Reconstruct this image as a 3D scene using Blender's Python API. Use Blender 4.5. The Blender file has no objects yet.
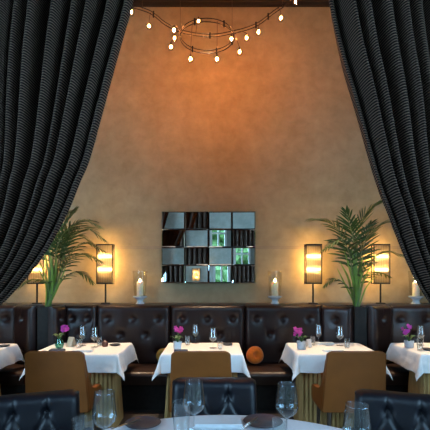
import bpy, bmesh, math, random
from mathutils import Vector, Matrix, noise
random.seed(7)
PI = math.pi
F = 400.0; CX = 215.0; CY = 275.0; H = 1.54
sc = bpy.context.scene
COL = sc.collection

def P(px, py, d):            # a point of the place, d metres into the room
    return Vector(((px-CX)/F*d, d, H-(py-CY)/F*d))

# ------------------------------------------------------------------ materials
def new_mat(name):
    m = bpy.data.materials.new(name); m.use_nodes = True
    nt = m.node_tree; nt.nodes.clear()
    out = nt.nodes.new('ShaderNodeOutputMaterial')
    return m, nt, out

def mat(name, c1, c2=None, rough=.6, scale=8., bump=.0, bscale=None, metal=0., spec=.5, detail=5., sheen=0., coat=0., sub=0., stretch=None):
    m, nt, out = new_mat(name)
    N = nt.nodes.new; L = nt.links.new
    b = N('ShaderNodeBsdfPrincipled'); L(b.outputs[0], out.inputs[0])
    b.inputs['Roughness'].default_value = rough; b.inputs['Metallic'].default_value = metal
    b.inputs['Specular IOR Level'].default_value = spec
    b.inputs['Sheen Weight'].default_value = sheen; b.inputs['Coat Weight'].default_value = coat
    if sub:
        b.inputs['Subsurface Weight'].default_value = sub; b.inputs['Subsurface Radius'].default_value = (1, .6, .3); b.inputs['Subsurface Scale'].default_value = .05
    tc = N('ShaderNodeTexCoord'); mp = N('ShaderNodeMapping'); L(tc.outputs['Object'], mp.inputs[0])
    if stretch: mp.inputs['Scale'].default_value = stretch
    n = N('ShaderNodeTexNoise'); n.inputs['Scale'].default_value = scale; n.inputs['Detail'].default_value = detail
    L(mp.outputs[0], n.inputs['Vector'])
    r = N('ShaderNodeValToRGB'); L(n.outputs['Fac'], r.inputs[0])
    c2 = c2 or tuple(x*.8 for x in c1)
    r.color_ramp.elements[0].position = .3; r.color_ramp.elements[1].position = .7
    r.color_ramp.elements[0].color = (*c2, 1); r.color_ramp.elements[1].color = (*c1, 1)
    L(r.outputs[0], b.inputs['Base Color'])
    if bump:
        n2 = N('ShaderNodeTexNoise'); n2.inputs['Scale'].default_value = bscale or scale*6; n2.inputs['Detail'].default_value = 4
        L(mp.outputs[0], n2.inputs['Vector'])
        bp = N('ShaderNodeBump'); bp.inputs['Strength'].default_value = bump; bp.inputs['Distance'].default_value = .01
        L(n2.outputs['Fac'], bp.inputs['Height']); L(bp.outputs[0], b.inputs['Normal'])
    return m

def glass_mat(name, tint=(.96, .98, .98), blend=.35, top=.95, base=.055):
    m, nt, out = new_mat(name); N = nt.nodes.new; L = nt.links.new
    t = N('ShaderNodeBsdfTransparent'); g = N('ShaderNodeBsdfGlossy'); g.inputs['Roughness'].default_value = .02
    n = N('ShaderNodeTexNoise'); n.inputs['Scale'].default_value = 3
    mc = N('ShaderNodeMix'); mc.data_type = 'RGBA'
    mc.inputs['A'].default_value = (*tint, 1); mc.inputs['B'].default_value = (*[x*.97 for x in tint], 1)
    L(n.outputs['Fac'], mc.inputs['Factor']); L(mc.outputs['Result'], t.inputs[0])
    lw = N('ShaderNodeLayerWeight'); lw.inputs['Blend'].default_value = blend
    mr = N('ShaderNodeMapRange'); mr.inputs['To Min'].default_value = base; mr.inputs['To Max'].default_value = top
    pw = N('ShaderNodeMath'); pw.operation = 'POWER'; pw.inputs[1].default_value = 2.2
    L(lw.outputs['Facing'], pw.inputs[0]); L(pw.outputs[0], mr.inputs['Value'])
    mx = N('ShaderNodeMixShader'); L(mr.outputs['Result'], mx.inputs[0]); L(t.outputs[0], mx.inputs[1]); L(g.outputs[0], mx.inputs[2])
    L(mx.outputs[0], out.inputs[0])
    return m

def emit_mat(name, c, s):
    m, nt, out = new_mat(name)
    e = nt.nodes.new('ShaderNodeEmission'); e.inputs[0].default_value = (*c, 1); e.inputs[1].default_value = s
    nt.links.new(e.outputs[0], out.inputs[0]); return m

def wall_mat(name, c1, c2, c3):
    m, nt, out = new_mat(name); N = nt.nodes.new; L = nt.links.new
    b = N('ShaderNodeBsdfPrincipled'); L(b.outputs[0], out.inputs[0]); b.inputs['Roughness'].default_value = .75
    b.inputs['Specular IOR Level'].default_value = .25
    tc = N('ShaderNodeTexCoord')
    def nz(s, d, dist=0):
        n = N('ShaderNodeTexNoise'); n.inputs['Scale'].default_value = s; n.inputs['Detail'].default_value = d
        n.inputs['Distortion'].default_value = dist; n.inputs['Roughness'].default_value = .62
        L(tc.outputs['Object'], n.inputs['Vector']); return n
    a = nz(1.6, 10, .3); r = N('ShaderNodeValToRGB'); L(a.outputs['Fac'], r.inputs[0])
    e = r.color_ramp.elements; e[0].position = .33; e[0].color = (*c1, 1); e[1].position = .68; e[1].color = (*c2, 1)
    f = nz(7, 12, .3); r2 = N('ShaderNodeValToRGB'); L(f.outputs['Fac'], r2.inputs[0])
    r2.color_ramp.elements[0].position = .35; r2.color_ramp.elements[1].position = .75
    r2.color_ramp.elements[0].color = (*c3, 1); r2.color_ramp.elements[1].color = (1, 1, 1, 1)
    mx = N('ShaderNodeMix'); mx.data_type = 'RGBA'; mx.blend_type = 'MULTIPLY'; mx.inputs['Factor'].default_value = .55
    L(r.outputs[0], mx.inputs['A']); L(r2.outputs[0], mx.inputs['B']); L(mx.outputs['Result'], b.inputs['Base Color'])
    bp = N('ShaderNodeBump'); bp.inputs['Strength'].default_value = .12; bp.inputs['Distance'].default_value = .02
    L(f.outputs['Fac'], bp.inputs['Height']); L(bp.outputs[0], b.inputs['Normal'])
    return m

def curtain_mat():
    m, nt, out = new_mat('ribbed_drape'); N = nt.nodes.new; L = nt.links.new
    b = N('ShaderNodeBsdfPrincipled'); L(b.outputs[0], out.inputs[0]); b.inputs['Roughness'].default_value = .75
    b.inputs['Specular IOR Level'].default_value = .12
    uv = N('ShaderNodeUVMap'); uv.uv_map = 'UVMap'
    w = N('ShaderNodeTexWave'); w.wave_type = 'BANDS'; w.bands_direction = 'Y'; w.inputs['Scale'].default_value = 16
    w.inputs['Distortion'].default_value = .5; w.inputs['Detail'].default_value = 1; w.inputs['Detail Scale'].default_value = .6
    L(uv.outputs[0], w.inputs['Vector'])
    r = N('ShaderNodeValToRGB'); L(w.outputs['Fac'], r.inputs[0])
    r.color_ramp.elements[0].position = .5; r.color_ramp.elements[0].color = (.005, .0025, .0018, 1)
    r.color_ramp.elements[1].position = .92; r.color_ramp.elements[1].color = (.135, .086, .062, 1)
    L(r.outputs[0], b.inputs['Base Color'])
    bp = N('ShaderNodeBump'); bp.inputs['Strength'].default_value = .5; bp.inputs['Distance'].default_value = .006
    L(w.outputs['Fac'], bp.inputs['Height']); L(bp.outputs[0], b.inputs['Normal'])
    return m

def flute_mat():
    m, nt, out = new_mat('fluted_glass'); N = nt.nodes.new; L = nt.links.new
    t = N('ShaderNodeBsdfTranslucent'); tr = N('ShaderNodeBsdfTransparent'); g = N('ShaderNodeBsdfGlossy')
    g.inputs['Roughness'].default_value = .15
    tc = N('ShaderNodeTexCoord'); w = N('ShaderNodeTexWave'); w.bands_direction = 'X'; w.inputs['Scale'].default_value = 26
    L(tc.outputs['Object'], w.inputs['Vector'])
    r = N('ShaderNodeValToRGB'); L(w.outputs['Fac'], r.inputs[0])
    r.color_ramp.elements[0].color = (.42, .38, .33, 1); r.color_ramp.elements[1].color = (.86, .82, .76, 1)
    L(r.outputs[0], t.inputs[0]); L(r.outputs[0], tr.inputs[0])
    a = N('ShaderNodeMixShader'); a.inputs[0].default_value = .6; L(tr.outputs[0], a.inputs[1]); L(t.outputs[0], a.inputs[2])
    c = N('ShaderNodeMixShader'); c.inputs[0].default_value = .07; L(a.outputs[0], c.inputs[1]); L(g.outputs[0], c.inputs[2])
    L(c.outputs[0], out.inputs[0]); return m

M = {}
M['wall'] = wall_mat('tan_plaster', (.37, .292, .175), (.45, .36, .22), (.60, .56, .50))
M['greywall'] = wall_mat('grey_plaster', (.30, .33, .29), (.42, .45, .40), (.6, .62, .6))
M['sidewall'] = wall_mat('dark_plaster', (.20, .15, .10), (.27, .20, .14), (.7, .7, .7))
M['ceiling'] = mat('brown_ceiling', (.030, .019, .013), (.022, .014, .010), .85, 3)
M['floor'] = mat('dark_carpet', (.03, .024, .02), (.015, .012, .01), .9, 40, .3)
M['trim'] = mat('plaster_band', (.33, .25, .17), (.27, .2, .13), .7, 6)
M['leather'] = mat('brown_leather', (.023, .0092, .0078), (.015, .006, .0052), .34, 5, .10, 160, spec=.38, coat=.05)
M['seatleather'] = mat('seat_leather', (.036, .017, .011), (.024, .012, .008), .38, 5, .10, 160, spec=.5)
M['navy'] = mat('blueblack_leather', (.007, .007, .010), (.004, .004, .006), .40, 5, .10, 160, spec=.30, coat=0)
M['tan'] = mat('tan_leather', (.22, .064, .009), (.155, .043, .006), .5, 3.5, .12, 140, spec=.35)
M['wood'] = mat('dark_wood', (.06, .032, .018), (.035, .018, .01), .45, 9, stretch=(1, 1, 8))
M['ledge'] = mat('ledge_wood', (.10, .06, .035), (.06, .035, .02), .4, 6, stretch=(.3, 3, 3))
M['linen'] = mat('white_linen', (.86, .83, .79), (.82, .79, .75), .85, 60, .12, 400, spec=.2)
M['linen2'] = mat('blue_tinted_linen', (.60, .63, .65), (.56, .59, .61), .85, 60, .12, 400, spec=.2)  # white linen made darker and bluer, cool daylight put into its colour
M['skirt'] = mat('skirt_cloth', (.46, .27, .10), (.31, .18, .065), .8, 5, .1, 200, spec=.2, stretch=(9, 9, .6))
M['black'] = mat('black_metal', (.022, .018, .015), (.015, .012, .01), .45, 20, metal=0., spec=.15)
M['bronze'] = mat('bronze_metal', (.11, .07, .045), (.08, .05, .03), .4, 20, metal=.8)
M['steel'] = mat('steel', (.62, .62, .64), (.5, .5, .52), .25, 30, metal=1.)
M['slate'] = mat('slate_plate', (.026, .034, .050), (.018, .024, .036), .4, 14, .05)
M['darkcloth'] = mat('slate_blue_cloth', (.075, .085, .12), (.05, .058, .085), .8, 20, .1)
M['glass'] = glass_mat('clear_glass')
M['tableglass'] = glass_mat('table_glass', (.94, .96, .96), .4, 1, .15)
M['candleglass'] = glass_mat('hurricane_glass', (.97, .96, .93), .25, .5, .04)
M['greenglass'] = glass_mat('green_glass', (.45, .80, .68), .3, .6, .12)
M['thickglass'] = glass_mat('moulded_glass', (.80, .82, .80), .4, .8, .22)
M['pane'] = glass_mat('window_pane', (.98, .99, .99), .1, .3, .02)
M['flute'] = flute_mat()
M['wax'] = mat('candle_wax', (.90, .82, .68), (.86, .77, .62), .5, 10, sub=.6)
M['pedestal'] = mat('pale_stone_glass', (.62, .66, .68), (.40, .44, .47), .2, 18)
M['flame'] = emit_mat('candle_flame', (1, .60, .22), 120)
M['bulb'] = emit_mat('halogen_bulb', (1, .33, .08), 1080)
M['lampbulb'] = emit_mat('lamp_bulb', (1, .57, .17), 150)
M['added_downlight'] = emit_mat('added_downlight_lens', (1, .8, .55), 12)  # glowing lens of the ceiling spots added over the tables
M['ceramic'] = mat('white_ceramic', (.74, .76, .76), (.66, .69, .70), .3, 12)
M['stone'] = mat('pale_grey_ceramic', (.50, .54, .57), (.38, .42, .46), .6, 30, .1)
M['pink'] = mat('pink_petal', (.72, .05, .30), (.48, .02, .19), .6, 40)
M['magenta'] = mat('magenta_petal', (.55, .035, .36), (.36, .02, .24), .6, 40)
M['leaf'] = mat('palm_leaf', (.055, .115, .020), (.022, .052, .010), .45, 6, spec=.4)
M['leafbright'] = mat('fresh_palm_leaf', (.17, .30, .04), (.09, .17, .025), .45, 6, spec=.4)
M['stalk'] = mat('palm_stalk', (.13, .19, .05), (.07, .11, .03), .5, 10)
M['smallleaf'] = mat('orchid_leaf', (.06, .14, .035), (.03, .08, .02), .45, 20)
M['soil'] = mat('soil', (.03, .02, .014), (.015, .01, .008), .95, 60, .4)
M['orange'] = mat('orange_fabric', (.95, .22, .006), (.78, .14, .004), .85, 30, .3, 300, sheen=.3)
M['mustard'] = mat('mustard_fabric', (.42, .26, .05), (.33, .19, .035), .85, 30, .3, 300)
M['card'] = mat('cream_card', (.62, .56, .46), (.55, .5, .4), .7, 20)
M['whitecard'] = mat('white_card', (.80, .80, .80), (.74, .74, .75), .7, 20)
M['brownpot'] = mat('brown_ceramic', (.14, .05, .03), (.09, .03, .02), .35, 20)
M['hedge'] = mat('hedge_leaves', (.11, .20, .055), (.02, .06, .015), .8, 9, .6, 12)
M['lawn'] = mat('lawn', (.16, .28, .08), (.10, .2, .05), .9, 4, .3)
M['white'] = mat('white_paint', (.7, .7, .68), (.65, .65, .63), .5, 5)
m_, nt_, out_ = new_mat('mirror_silver')
g_ = nt_.nodes.new('ShaderNodeBsdfGlossy'); g_.inputs['Roughness'].default_value = .006
n_ = nt_.nodes.new('ShaderNodeTexNoise'); n_.inputs['Scale'].default_value = 4
r_ = nt_.nodes.new('ShaderNodeValToRGB'); r_.color_ramp.elements[0].color = (.80, .84, .82, 1); r_.color_ramp.elements[1].color = (.86, .89, .87, 1)
nt_.links.new(n_.outputs['Fac'], r_.inputs[0]); nt_.links.new(r_.outputs[0], g_.inputs[0]); nt_.links.new(g_.outputs[0], out_.inputs[0])
M['mirror'] = m_
M['drape'] = curtain_mat()

# ------------------------------------------------------------------ mesh helpers
class MB:
    def __init__(s): s.v = []; s.f = []; s.uv = {}
    def add(s, vs, fs):
        b = len(s.v); s.v += [Vector(x) for x in vs]; s.f += [tuple(b+i for i in f) for f in fs]; return b
    def box(s, c, sz, M4=None):
        x, y, z = c; a, b, d = [q/2 for q in sz]
        vs = [Vector((x+i*a, y+j*b, z+k*d)) for i in (-1, 1) for j in (-1, 1) for k in (-1, 1)]
        if M4: vs = [M4 @ v for v in vs]
        s.add(vs, [(0, 1, 3, 2), (4, 6, 7, 5), (0, 4, 5, 1), (2, 3, 7, 6), (0, 2, 6, 4), (1, 5, 7, 3)])
    def lathe(s, prof, n=32, c=(0, 0, 0), closed=False):
        k = len(prof); vs = []
        for (r, z) in prof:
            for i in range(n):
                a = 2*PI*i/n; vs.append((c[0]+r*math.cos(a), c[1]+r*math.sin(a), c[2]+z))
        fs = []
        for j in range(k-1 if not closed else k):
            j2 = (j+1) % k
            for i in range(n):
                i2 = (i+1) % n; fs.append((j*n+i, j*n+i2, j2*n+i2, j2*n+i))
        s.add(vs, fs)
    def tube(s, pts, r, n=8, cap=True):
        pts = [Vector(p) for p in pts]; k = len(pts); vs = []; fs = []
        rs = r if isinstance(r, (list, tuple)) else [r]*k
        up = Vector((0, 0, 1)); prev = None
        for i, p in enumerate(pts):
            t = (pts[min(i+1, k-1)]-pts[max(i-1, 0)]).normalized()
            if prev is None:
                a = t.cross(up)
                if a.length < 1e-3: a = t.cross(Vector((1, 0, 0)))
            else: a = prev - t*prev.dot(t)
            a.normalize(); prev = a; b = t.cross(a)
            for q in range(n):
                w = 2*PI*q/n; vs.append(p+(a*math.cos(w)+b*math.sin(w))*rs[i])
        for i in range(k-1):
            for q in range(n):
                q2 = (q+1) % n; fs.append((i*n+q, i*n+q2, (i+1)*n+q2, (i+1)*n+q))
        if cap: fs.append(tuple(range(n-1, -1, -1))); fs.append(tuple((k-1)*n+q for q in range(n)))
        s.add(vs, fs)
    def grid(s, fn, nu, nv, closeu=False):
        b = len(s.v)
        for j in range(nv+1):
            for i in range(nu+1): s.v.append(Vector(fn(i/nu, j/nv)))
        for j in range(nv):
            for i in range(nu):
                a = b+j*(nu+1)+i; s.f.append((a, a+1, a+nu+2, a+nu+1))
    def prism(s, poly, x0, x1):     # polygon in (y, z) swept along x
        n = len(poly)
        s.add([(x0, y, z) for y, z in poly]+[(x1, y, z) for y, z in poly],
              [tuple(range(n)), tuple(range(2*n-1, n-1, -1))]+[(i, i+n, (i+1) % n+n, (i+1) % n) for i in range(n)])
    def sphere(s, c, r, nu=14, nv=9, sc3=(1, 1, 1)):
        prof = [(max(1e-4, r*math.sin(PI*j/nv)), -r*math.cos(PI*j/nv)) for j in range(nv+1)]
        b = len(s.v); s.lathe(prof, nu)
        for i in range(b, len(s.v)):
            v = s.v[i]; s.v[i] = Vector((v.x*sc3[0]+c[0], v.y*sc3[1]+c[1], v.z*sc3[2]+c[2]))
    def build(s, name, m, parent=None, smooth=True, bevel=0, subd=0, solid=0, loc=None, angle=40, uvs=None, merge=False, bseg=3):
        me = bpy.data.meshes.new(name); me.from_pydata(s.v, [], s.f)
        bm = bmesh.new(); bm.from_mesh(me)
        if merge: bmesh.ops.remove_doubles(bm, verts=bm.verts, dist=1e-4)
        bmesh.ops.recalc_face_normals(bm, faces=bm.faces); bm.to_mesh(me); bm.free()
        if uvs:
            l = me.uv_layers.new(name='UVMap')
            for lp in me.loops: l.data[lp.index].uv = uvs[lp.vertex_index]
        me.materials.append(M[m] if isinstance(m, str) else m)
        o = bpy.data.objects.new(name, me); COL.objects.link(o)
        if smooth:
            for p in me.polygons: p.use_smooth = True
        if parent: o.parent = parent
        if loc: o.location = loc
        if bevel:
            b = o.modifiers.new('b', 'BEVEL'); b.width = bevel; b.segments = bseg; b.limit_method = 'ANGLE'; b.angle_limit = math.radians(35)
        if solid:
            b = o.modifiers.new('s', 'SOLIDIFY'); b.thickness = solid; b.offset = 0
        if subd:
            b = o.modifiers.new('d', 'SUBSURF'); b.levels = subd; b.render_levels = subd
        if smooth and not subd:
            bm = bmesh.new(); bm.from_mesh(me)
            for e in bm.edges:
                if len(e.link_faces) == 2 and e.calc_face_angle(0) > math.radians(angle): e.smooth = False
            bm.to_mesh(me); bm.free()
        return o

def tag(o, label=None, cat=None, group=None, kind=None):
    if label: o['label'] = label
    if cat: o['category'] = cat
    if group: o['group'] = group
    if kind: o['kind'] = kind
    return o
def thing(name, label, cat, loc=(0, 0, 0), rz=0, group=None):
    o = bpy.data.objects.new(name, None); COL.objects.link(o); o.location = loc; o.rotation_euler = (0, 0, rz)
    o.empty_display_size = .1
    return tag(o, label, cat, group)
def copy_tree(o, loc, rz=0, label=None, group=None):
    c = o.copy(); COL.objects.link(c); c.location = loc; c.rotation_euler = (0, 0, rz)
    if label: c['label'] = label
    if group: c['group'] = group
    for ch in list(o.children):
        k = ch.copy(); COL.objects.link(k); k.parent = c
        for g in list(ch.children):
            q = g.copy(); COL.objects.link(q); q.parent = k
    return c
def struct(name, mb, m, **kw):
    o = mb.build(name, m, **kw); o['kind'] = 'structure'; return o
def simple(c, sz):
    b = MB(); b.box(c, sz); return b
def catmull(pts, n):
    pts = [Vector(p) for p in pts]; out = []
    k = len(pts)-1
    for i in range(n+1):
        t = i/n*k; j = min(int(t), k-1); u = t-j
        p0 = pts[max(j-1, 0)]; p1 = pts[j]; p2 = pts[j+1]; p3 = pts[min(j+2, k)]
        out.append(.5*((2*p1)+(p2-p0)*u+(2*p0-5*p1+4*p2-p3)*u*u+(3*p1-p0-3*p2+p3)*u**3))
    return out

# ------------------------------------------------------------------ the room
WY = 5.42; CZ = 5.21; RY = -2.2; RX = 4.2
struct('floor', simple((0, (WY+RY)/2, -.05), (2*RX+.6, WY-RY+.6, .1)), 'floor', smooth=False)
struct('ceiling', simple((0, (WY+RY)/2, CZ+.05), (2*RX+.6, WY-RY+.6, .1)), 'ceiling', smooth=False)
struct('wall_back', simple((0, WY+.1, CZ/2), (2*RX+.4, .2, CZ)), 'wall', smooth=False)
sy0, sy1, sz0, sz1 = -1.7, 1.2, .5, 4.2
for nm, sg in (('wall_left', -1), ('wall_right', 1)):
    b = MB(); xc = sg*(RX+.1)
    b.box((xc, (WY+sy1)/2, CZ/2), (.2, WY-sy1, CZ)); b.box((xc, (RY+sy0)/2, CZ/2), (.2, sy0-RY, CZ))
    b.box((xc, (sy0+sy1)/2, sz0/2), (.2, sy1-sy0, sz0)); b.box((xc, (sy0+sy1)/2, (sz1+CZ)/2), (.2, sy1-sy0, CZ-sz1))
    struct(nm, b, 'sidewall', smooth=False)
    yc = (sy0+sy1)/2; zc = (sz0+sz1)/2; w = sy1-sy0; h = sz1-sz0; t = .06; b = MB()
    for q in (-1, 1):
        b.box((xc, yc+q*(w/2-t/2), zc), (.1, t, h)); b.box((xc, yc, zc+q*(h/2-t/2)), (.1, w-2*t, t))
    b.box((xc, yc, zc), (.08, .05, h-2*t)); b.box((xc, yc, zc+.55), (.07, w-2*t, .05))
    fr = struct('window_%d' % (5 if sg < 0 else 6), b, 'white', smooth=False)  # unseen side window, added to bring more daylight onto the foreground
    simple((xc+sg*.02, yc, zc), (.006, w-2*t, h-2*t)).build('pane', 'pane', fr, smooth=False)
    ld = bpy.data.lights.new('daylight', 'AREA'); ld.shape = 'RECTANGLE'; ld.size = w-.1; ld.size_y = h-.1
    ld.cycles.is_portal = True
    lo = bpy.data.objects.new('daylight', ld); COL.objects.link(lo); lo.location = (sg*(RX+.22), yc, zc)
    lo.rotation_euler = (PI/2, 0, sg*PI/2)
# the wall behind the camera, with two tall windows
wz0, wz1 = .5, 4.2
wins = [(-3.9, -1.9), (.62, 1.15), (1.9, 3.9)]
b = MB()
b.box((0, RY-.1, wz0/2), (2*RX, .2, wz0)); b.box((0, RY-.1, 5.13), (2*RX, .2, CZ-5.05))
for x0, x1 in ((-RX, -1.9), (1.9, RX)): b.box(((x0+x1)/2, RY-.1, (wz1+5.05)/2), (x1-x0, .2, 5.05-wz1))
for x0, x1 in ((-RX, -3.9), (-1.9, .62), (1.15, 1.9), (3.9, RX)): b.box(((x0+x1)/2, RY-.1, (wz0+wz1)/2), (x1-x0, .2, wz1-wz0))
struct('wall_front', b, 'greywall', smooth=False)
for k, (x0, x1, z0_, z1_) in enumerate([q+(wz0, wz1) for q in wins]+[(-1.9, 1.9, wz1, 5.05)]):  # last entry is an unseen transom, added to cool the wall with daylight
    xc = (x0+x1)/2; zc = (z0_+z1_)/2; w = x1-x0; h = z1_-z0_; zm = .55 if k < 3 else .1
    b = MB(); t = .06
    for s in (-1, 1):
        b.box((xc+s*(w/2-t/2), RY-.1, zc), (t, .1, h)); b.box((xc, RY-.1, zc+s*(h/2-t/2)), (w-2*t, .1, t))
    b.box((xc, RY-.1, zc), (.05, .08, h-2*t)); b.box((xc, RY-.1, zc+zm), (w-2*t, .07, .05))
    fr = struct('window_%d' % (k+1), b, 'white', smooth=False)
    simple((xc, RY-.12, zc), (w-2*t, .006, h-2*t)).build('pane', 'pane', fr, smooth=False)
    ld = bpy.data.lights.new('daylight', 'AREA'); ld.shape = 'RECTANGLE'; ld.size = w-.1; ld.size_y = h-.1
    ld.cycles.is_portal = True
    lo = bpy.data.objects.new('daylight', ld); COL.objects.link(lo); lo.location = (xc, RY-.22, zc); lo.rotation_euler = (PI/2, 0, 0)
b = MB(); b.box((0, RY-6, -.06), (30, 11.3, .1)); struct('ground', b, 'lawn', smooth=False)
def hedge_mb(n, span, h, seed):
    random.seed(seed); b = MB()
    for i in range(n):
        x = random.uniform(-span, span); z = random.uniform(.2, h)
        b.sphere((x, random.uniform(-.5, .5), z), random.uniform(.25, .5), 10, 7)
    for i, v in enumerate(b.v):
        b.v[i] = v+noise.noise_vector(v*4)*.18
    return b
hg = hedge_mb(150, 6.0, 2.5, 3).build('garden_hedge', 'hedge', loc=(0, RY-4.5, 0)); tag(hg, 'green garden hedge outside, seen in the tiled mirror', 'hedge')

tr = thing('tree', 'leafy garden tree outside the windows, seen green in the mirror tiles', 'tree', (2.6, RY-7.4, 0))
b = MB(); b.tube([(0, 0, 0), (.05, 0, 1.2), (0, .05, 2.6)], [.14, .11, .08], 10); b.build('trunk', 'wood', tr)
random.seed(21); b = MB()
for i in range(90):
    v = Vector((random.gauss(0, 1.3), random.uniform(-.9, .9), 3.6+random.gauss(0, 1.3))); b.sphere(v, random.uniform(.35, .65), 10, 7)
for i, v in enumerate(b.v): b.v[i] = v+noise.noise_vector(v*5)*.22
b.build('crown', 'hedge', tr)
t = thing('wall_sconce', 'lit sconce on the grey wall, seen in a lower mirror tile', 'lamp', (-.48, RY, 1.35))
simple((0, .008, .2), (.26, .016, .42)).build('back_plate', 'black', t, smooth=False)
b = MB(); b.grid(lambda u, v: ((u-.5)*.24, .016+.10*math.sin(PI*u)**.5, v*.4), 20, 1); b.build('shade', 'flute', t, solid=.003)
for zz in (.12, .28):
    b = MB(); b.tube([(-.07, .05, zz), (.07, .05, zz)], .014, 10); b.build('bulb', 'lampbulb', t)

# picture band scored along the back wall, and the ceiling moulding
b = MB(); b.box((0, WY-.004, 1.922), (2*RX, .008, .012)); b.box((0, WY-.003, 1.902), (2*RX, .006, .016))
struct('trim_1', b, 'trim', smooth=False)
b = MB(); b.box((0, WY-.02, CZ-.02), (2*RX, .04, .04)); struct('trim_2', b, 'ceiling', smooth=False)
LZ = 1.165
b = MB(); b.box((0, (5.1+WY)/2, LZ/2-.02), (2*RX, WY-5.1, LZ-.04)); b.box((0, (5.085+WY)/2, LZ-.017), (2*RX, WY-5.085, .034))
struct('trim_3', b, 'ledge', smooth=False)

# ------------------------------------------------------------------ booths
def tuft(w, h, btn, crease, depth=.10, puff=.045, nx=56, nz=44, edge=.06, cd_=.012, dk=1):
    """closed padded panel: x in [-w/2,w/2], z in [0,h], front towards -y"""
    def segd(px, pz, a, c):
        ax, az = a; dx, dz = c[0]-ax, c[1]-az; L2 = dx*dx+dz*dz or 1
        t = max(0, min(1, ((px-ax)*dx+(pz-az)*dz)/L2))
        return math.hypot(px-ax-t*dx, pz-az-t*dz), t
    def fy(x, z):
        ex = min(x+w/2, w/2-x); ez = min(z, h-z)
        q = lambda e: math.sqrt(max(0, 1-(1-min(1, e/edge))**2))
        y = depth-puff + puff*q(ex)*q(ez)
        for bx, bz in btn:
            r = math.hypot(x-bx, z-bz); y -= dk*(.034*math.exp(-(r/(.032 if dk == 1 else .024))**2)+.012*math.exp(-(r/.075)**2))
        c = 0
        for a, e in crease:
            dd, t = segd(x, z, a, e); c = max(c, math.exp(-(dd/.013)**2))
        y -= cd_*c*q(ex)*q(ez)
        return -y
    b = MB()
    b.grid(lambda u, v: ((u-.5)*w, fy((u-.5)*w, v*h), v*h), nx, nz)
    b.grid(lambda u, v: ((u-.5)*w, 0, v*h), 1, 1)
    for zz in (0, h): b.grid(lambda u, v: ((u-.5)*w, fy((u-.5)*w, zz)*(1-v), zz), nx, 1)
    for xx in (-w/2, w/2): b.grid(lambda u, v: (xx, fy(xx, u*h)*(1-v), u*h), nz, 1)
    return b, fy

def booth_panel(parent, x0, y0, x1, y1, zb, zt, cols, name='backrest', mt='leather'):
    w = math.hypot(x1-x0, y1-y0)-.004; h = zt-zb; ang = math.atan2(y1-y0, x1-x0)
    rows = [h-.165, h-.365, h-.575]; btn = []; cr = []
    if cols == 3: xs = [[-w*.345, 0, w*.345], [-w*.1725, w*.1725], [-w*.345, 0, w*.345]]
    elif cols == 2: xs = [[-w*.25, w*.25], [0], [-w*.25, w*.25]]
    else: xs = [[0], [], [0]]
    for r, l in zip(rows, xs): btn += [(x, r) for x in l]
    sp = max(.2, w*.2)
    for i in (0, 1):
        for a in xs[i]:
            for c in xs[i+1]:
                if abs(a-c) < sp*1.3: cr.append(((a, rows[i]), (c, rows[i+1])))
    for a in xs[0]: cr.append(((a, rows[0]), (a, h)))
    for a in xs[2]: cr.append(((a, rows[2]), (a, 0)))
    b, fy = tuft(w, h, btn, cr, cd_=.0025)
    o = b.build(name, mt, parent, merge=True, angle=60)
    o.location = ((x0+x1)/2-parent.location.x, (y0+y1)/2-parent.location.y, zb); o.rotation_euler = (0, 0, ang)
    for bx, bz in btn:
        k = MB(); k.sphere((bx, fy(bx, bz)-.002, bz), .011, 10, 6, (1, .5, 1)); k.build('button', mt, o)
    return o

YB = 5.08     # back of the upholstery
def seat_mb(x0, x1, yf, yb, z0, z1):
    b = MB(); r = .05
    poly = [(yb, z0), (yf+.03, z0)]
    for i in range(9):
        a = -PI/2+PI*i/8 if False else PI*1.0-PI/2*i/8
        poly.append((yf+r+r*math.cos(a), z1-r+r*math.sin(a)))
    n = 8
    for i in range(1, n+1): poly.append((yf+r+(yb-yf-r)*i/n, z1+.012*math.sin(PI*i/n)))
    b.prism(poly, x0, x1); return b
SY0, SZ = 4.47, .45

bt = thing('banquette', 'long tufted brown leather banquette behind the three middle tables', 'banquette', (-.2, YB, 0))
for x0, x1, c in ((-1.87, -1.475, 2), (-1.47, -.56, 3), (-.555, .37, 3), (.375, 1.33, 3)):
    booth_panel(bt, x0, YB-.03, x1, YB-.03, SZ-.05, LZ-.005, c)
booth_panel(bt, -1.985, 4.76, -1.93, 5.0, SZ+.005, LZ-.005, 1, 'side_wing')
booth_panel(bt, 1.36, 5.03, 1.665, 4.80, SZ+.005, LZ-.005, 1, 'side_wing')
o = seat_mb(-1.86+.2, 1.62+.2, SY0-YB, -.16, .3, SZ).build('seat', 'seatleather', bt, angle=50)
simple((-.12+.2, (SY0+.1+5.0)/2-YB, .15), (3.44, .43, .30)).build('plinth', 'black', bt, smooth=False)

fl = thing('banquette', 'tufted brown leather banquette at far left, partly behind the left curtain', 'banquette', (-3.1, YB, 0))
booth_panel(fl, -3.35, YB-.03, -2.46, YB-.03, SZ-.05, LZ-.005, 3)
booth_panel(fl, -2.45, 5.03, -2.155, 4.83, SZ+.005, LZ-.005, 1, 'side_wing')
seat_mb(-3.35+3.1, -2.15+3.1, SY0-YB, -.16, .3, SZ).build('seat', 'seatleather', fl, angle=50)
simple((-2.76+3.1, (SY0+.1+5.0)/2-YB, .15), (1.2, .43, .30)).build('plinth', 'black', fl, smooth=False)

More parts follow.
